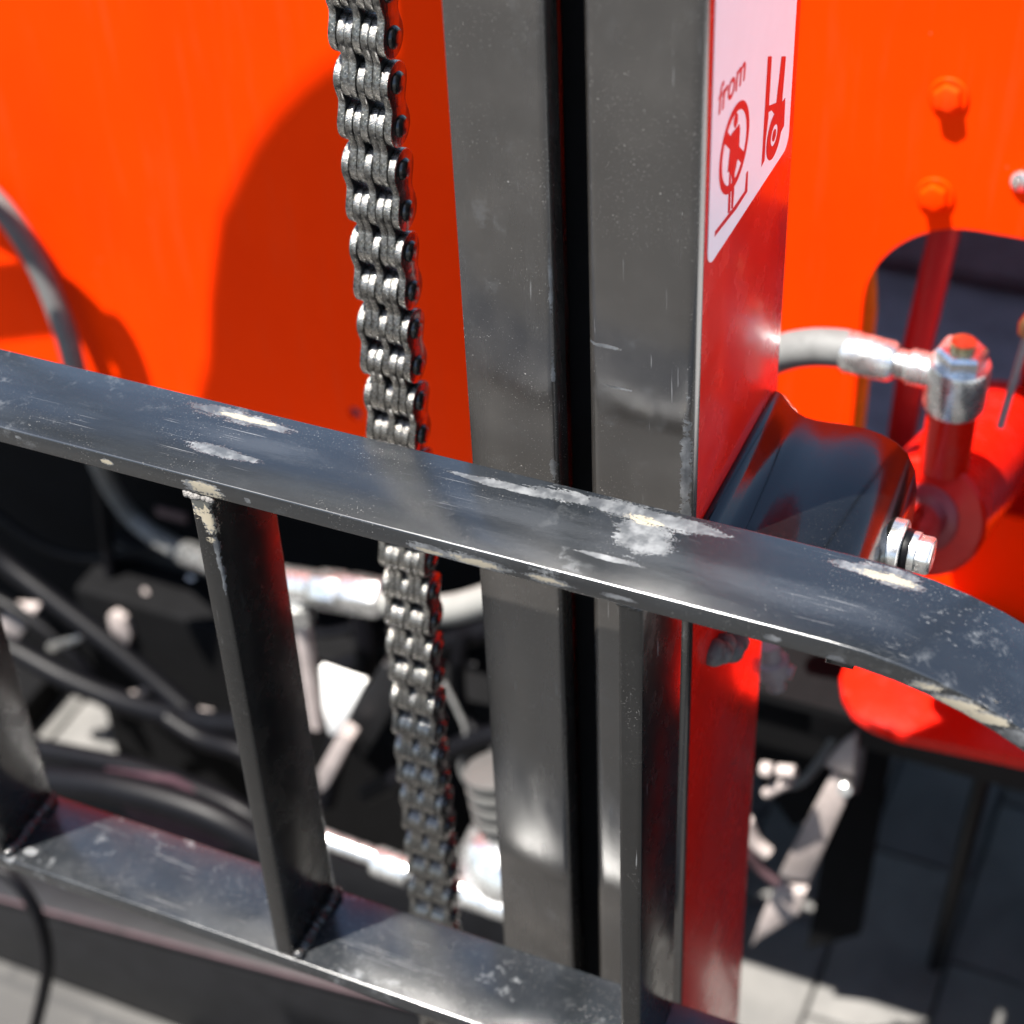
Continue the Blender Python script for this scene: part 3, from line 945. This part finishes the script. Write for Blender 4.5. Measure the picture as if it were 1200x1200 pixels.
# ------------------------------------------------------------------ small lit pieces in the background
def slab(name, label, cat, pix, Y, depth, mat, bv=1.0):
    P = [at(x, y, Y=Y) for x, y in pix]
    c = sum(P, Vector()) / len(P)
    return obj(name, prism([(p.x, p.z) for p in P], Y, Y + depth, 'Y', bv), mat, None, label, cat, smooth=40, origin=tuple(c))


slab('steel_tab', 'pale rectangular steel tab at the left edge under the straight hose', 'tab', [(-15, 738), (15, 712), (44, 714), (18, 752), (0, 756)], 430, 10, 'pale')
slab('steel_tab', 'pale rounded tab right of the straight black hose', 'tab', [(126, 722), (134, 718), (146, 726), (153, 745), (148, 760), (138, 754), (129, 738)], 430, 8, 'pale')
slab('steel_tab', 'thin bright steel strip between the two left hoses', 'tab', [(54, 757), (92, 746), (95, 752), (58, 765)], 400, 4, 'chrome')
slab('steel_tab', 'dull grey strip left of the slanting post above the hose end', 'tab', [(135, 818), (172, 807), (176, 812), (140, 824)], 400, 4, 'pale')
slab('white_plate', 'white painted plate in the sun left of the chain', 'plate', [(375, 782), (428, 800), (398, 860), (386, 862), (378, 830)], 328, 5, 'whitepaint')  # white sheet drawn where bright ground would show through
slab('lever_arm', 'pale steel lever arm behind the slanting post, below the white plate', 'lever', [(372, 905), (398, 858), (412, 868), (384, 922), (374, 930)], 300, 14, 'pale')
slab('lever_arm', 'dark blue-black arm between the white plate and the chain', 'lever', [(402, 850), (448, 778), (470, 790), (462, 830), (425, 890), (414, 866)], 320, 14, 'darkframe')

# chrome steering rod and white bellows behind the chain
sr = thing('steering_rod', 'bright steel rod lying across behind the foot of the chain', 'rod', tuple(at(500, 1040, Y=180)))
P = px_path([(340, 968, 180), (400, 992, 180)]); Q = px_path([(400, 992, 180), (470, 1020, 180), (600, 1063, 180)])
obj('bar', tube([P[0], Q[-1] + (Q[-1] - Q[0]) * 0.3], 6.6, 24, 3), 'chrome', sr, smooth=60)
d = (Q[-1] - Q[0])
obj('collar', lathe([(0, 9.5), (1.5, 10.5), (26, 10.5), (27, 9.5)], at(440, 1008, Y=180), d, 28), 'chrome', sr, smooth=40)
obj('collar', lathe([(0, 9.0), (1.5, 10), (34, 10), (35, 9)], at(545, 1046, Y=180), d, 28), 'chrome', sr, smooth=40)
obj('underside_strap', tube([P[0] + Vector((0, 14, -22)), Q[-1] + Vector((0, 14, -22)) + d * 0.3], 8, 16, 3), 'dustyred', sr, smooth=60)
bw = thing('bellows', 'white ribbed rubber bellows over a grey steel dome, right of the chain', 'bellows', tuple(at(560, 1010, Y=230)))
c0 = at(585, 905, Y=230)
axb = Vector((0.25, -0.2, -1.0))
pf = []
for k in range(4):
    pf += [(k * 11, 17), (k * 11 + 3, 25), (k * 11 + 8, 25)]
pf.append((46, 17))
obj('ribs', lathe(pf, c0 + Vector((0, 0, 8)), axb, 40), 'boot', bw, smooth=50)
obj('dome', lathe([(44, 20), (50, 32), (62, 40), (78, 42), (94, 38), (104, 28), (108, 12)], c0 + Vector((0, 0, 4)), axb, 40), 'chrome', bw, smooth=60)

# lever and small pieces lower right
lv = thing('pedal_lever', 'pinkish grey flat steel lever hanging in the shade below the step plate', 'lever', tuple(at(930, 1050, Y=350)))
P = [at(x, y, Y=350) for x, y in [(975, 906), (999, 922), (948, 1034), (912, 1028)]]
obj('arm', prism([(p.x, p.z) for p in P], 350, 358, 'Y', 1), 'pale', lv, smooth=40)
P = [at(x, y, Y=352) for x, y in [(988, 872), (1004, 862), (1000, 912), (966, 898)]]
obj('clevis', prism([(p.x, p.z) for p in P], 352, 360, 'Y', 1), 'pale', lv, smooth=40)
P = [at(x, y, Y=345) for x, y in [(907, 1044), (944, 1046), (936, 1072), (888, 1102), (880, 1110), (892, 1075)]]
obj('foot', prism([(p.x, p.z) for p in P], 345, 356, 'Y', 1), 'pale', lv, smooth=40)
pq = at(990, 920, Y=348)
obj('pivot_pin', lathe([(-4, 5), (8, 5), (9, 4)], pq, (0.3, -1, 0.4), 16), 'chrome', lv, smooth=40)
lk = thing('link_rod', 'small pale linkage ends beside the lower mast flank', 'linkage', tuple(at(900, 1000, Y=330)))
obj('joint', tube(px_path([(893, 901, 330), (905, 903, 330)]), 5.5, 14, 3), 'pale', lk, smooth=60)
obj('joint', tube(px_path([(912, 903, 330), (932, 905, 330)]), 4.8, 14, 3), 'pale', lk, smooth=60)
obj('arm', tube(px_path([(898, 930, 332), (925, 916, 332)]), 4.0, 14, 3), 'pale', lk, smooth=60)
obj('arm', tube(px_path([(874, 962, 330), (884, 985, 330), (900, 1000, 330)]), 5.5, 14, 5), 'pale', lk, smooth=60)
obj('arm', tube(px_path([(872, 990, 325), (890, 1018, 325), (912, 1035, 325)]), 3.4, 14, 5), 'dusky', lk, smooth=60)
gf = thing('grease_fitting', 'small dull steel fitting under the bracket beside the mast flank', 'fitting', tuple(at(905, 800, Y=150)))
a = at(900, 765, Y=150)
obj('body', lathe([(0, 6), (10, 6), (11, 9), (20, 9), (21, 5), (30, 5)], a + Vector((0, 0, 6)), (0.2, 0, -1), 14), 'pale', gf, smooth=40)
obj('elbow', tube([a + Vector((3, 0, -8)), a + Vector((14, 0, -10))], 4, 12, 3), 'pale', gf, smooth=60)
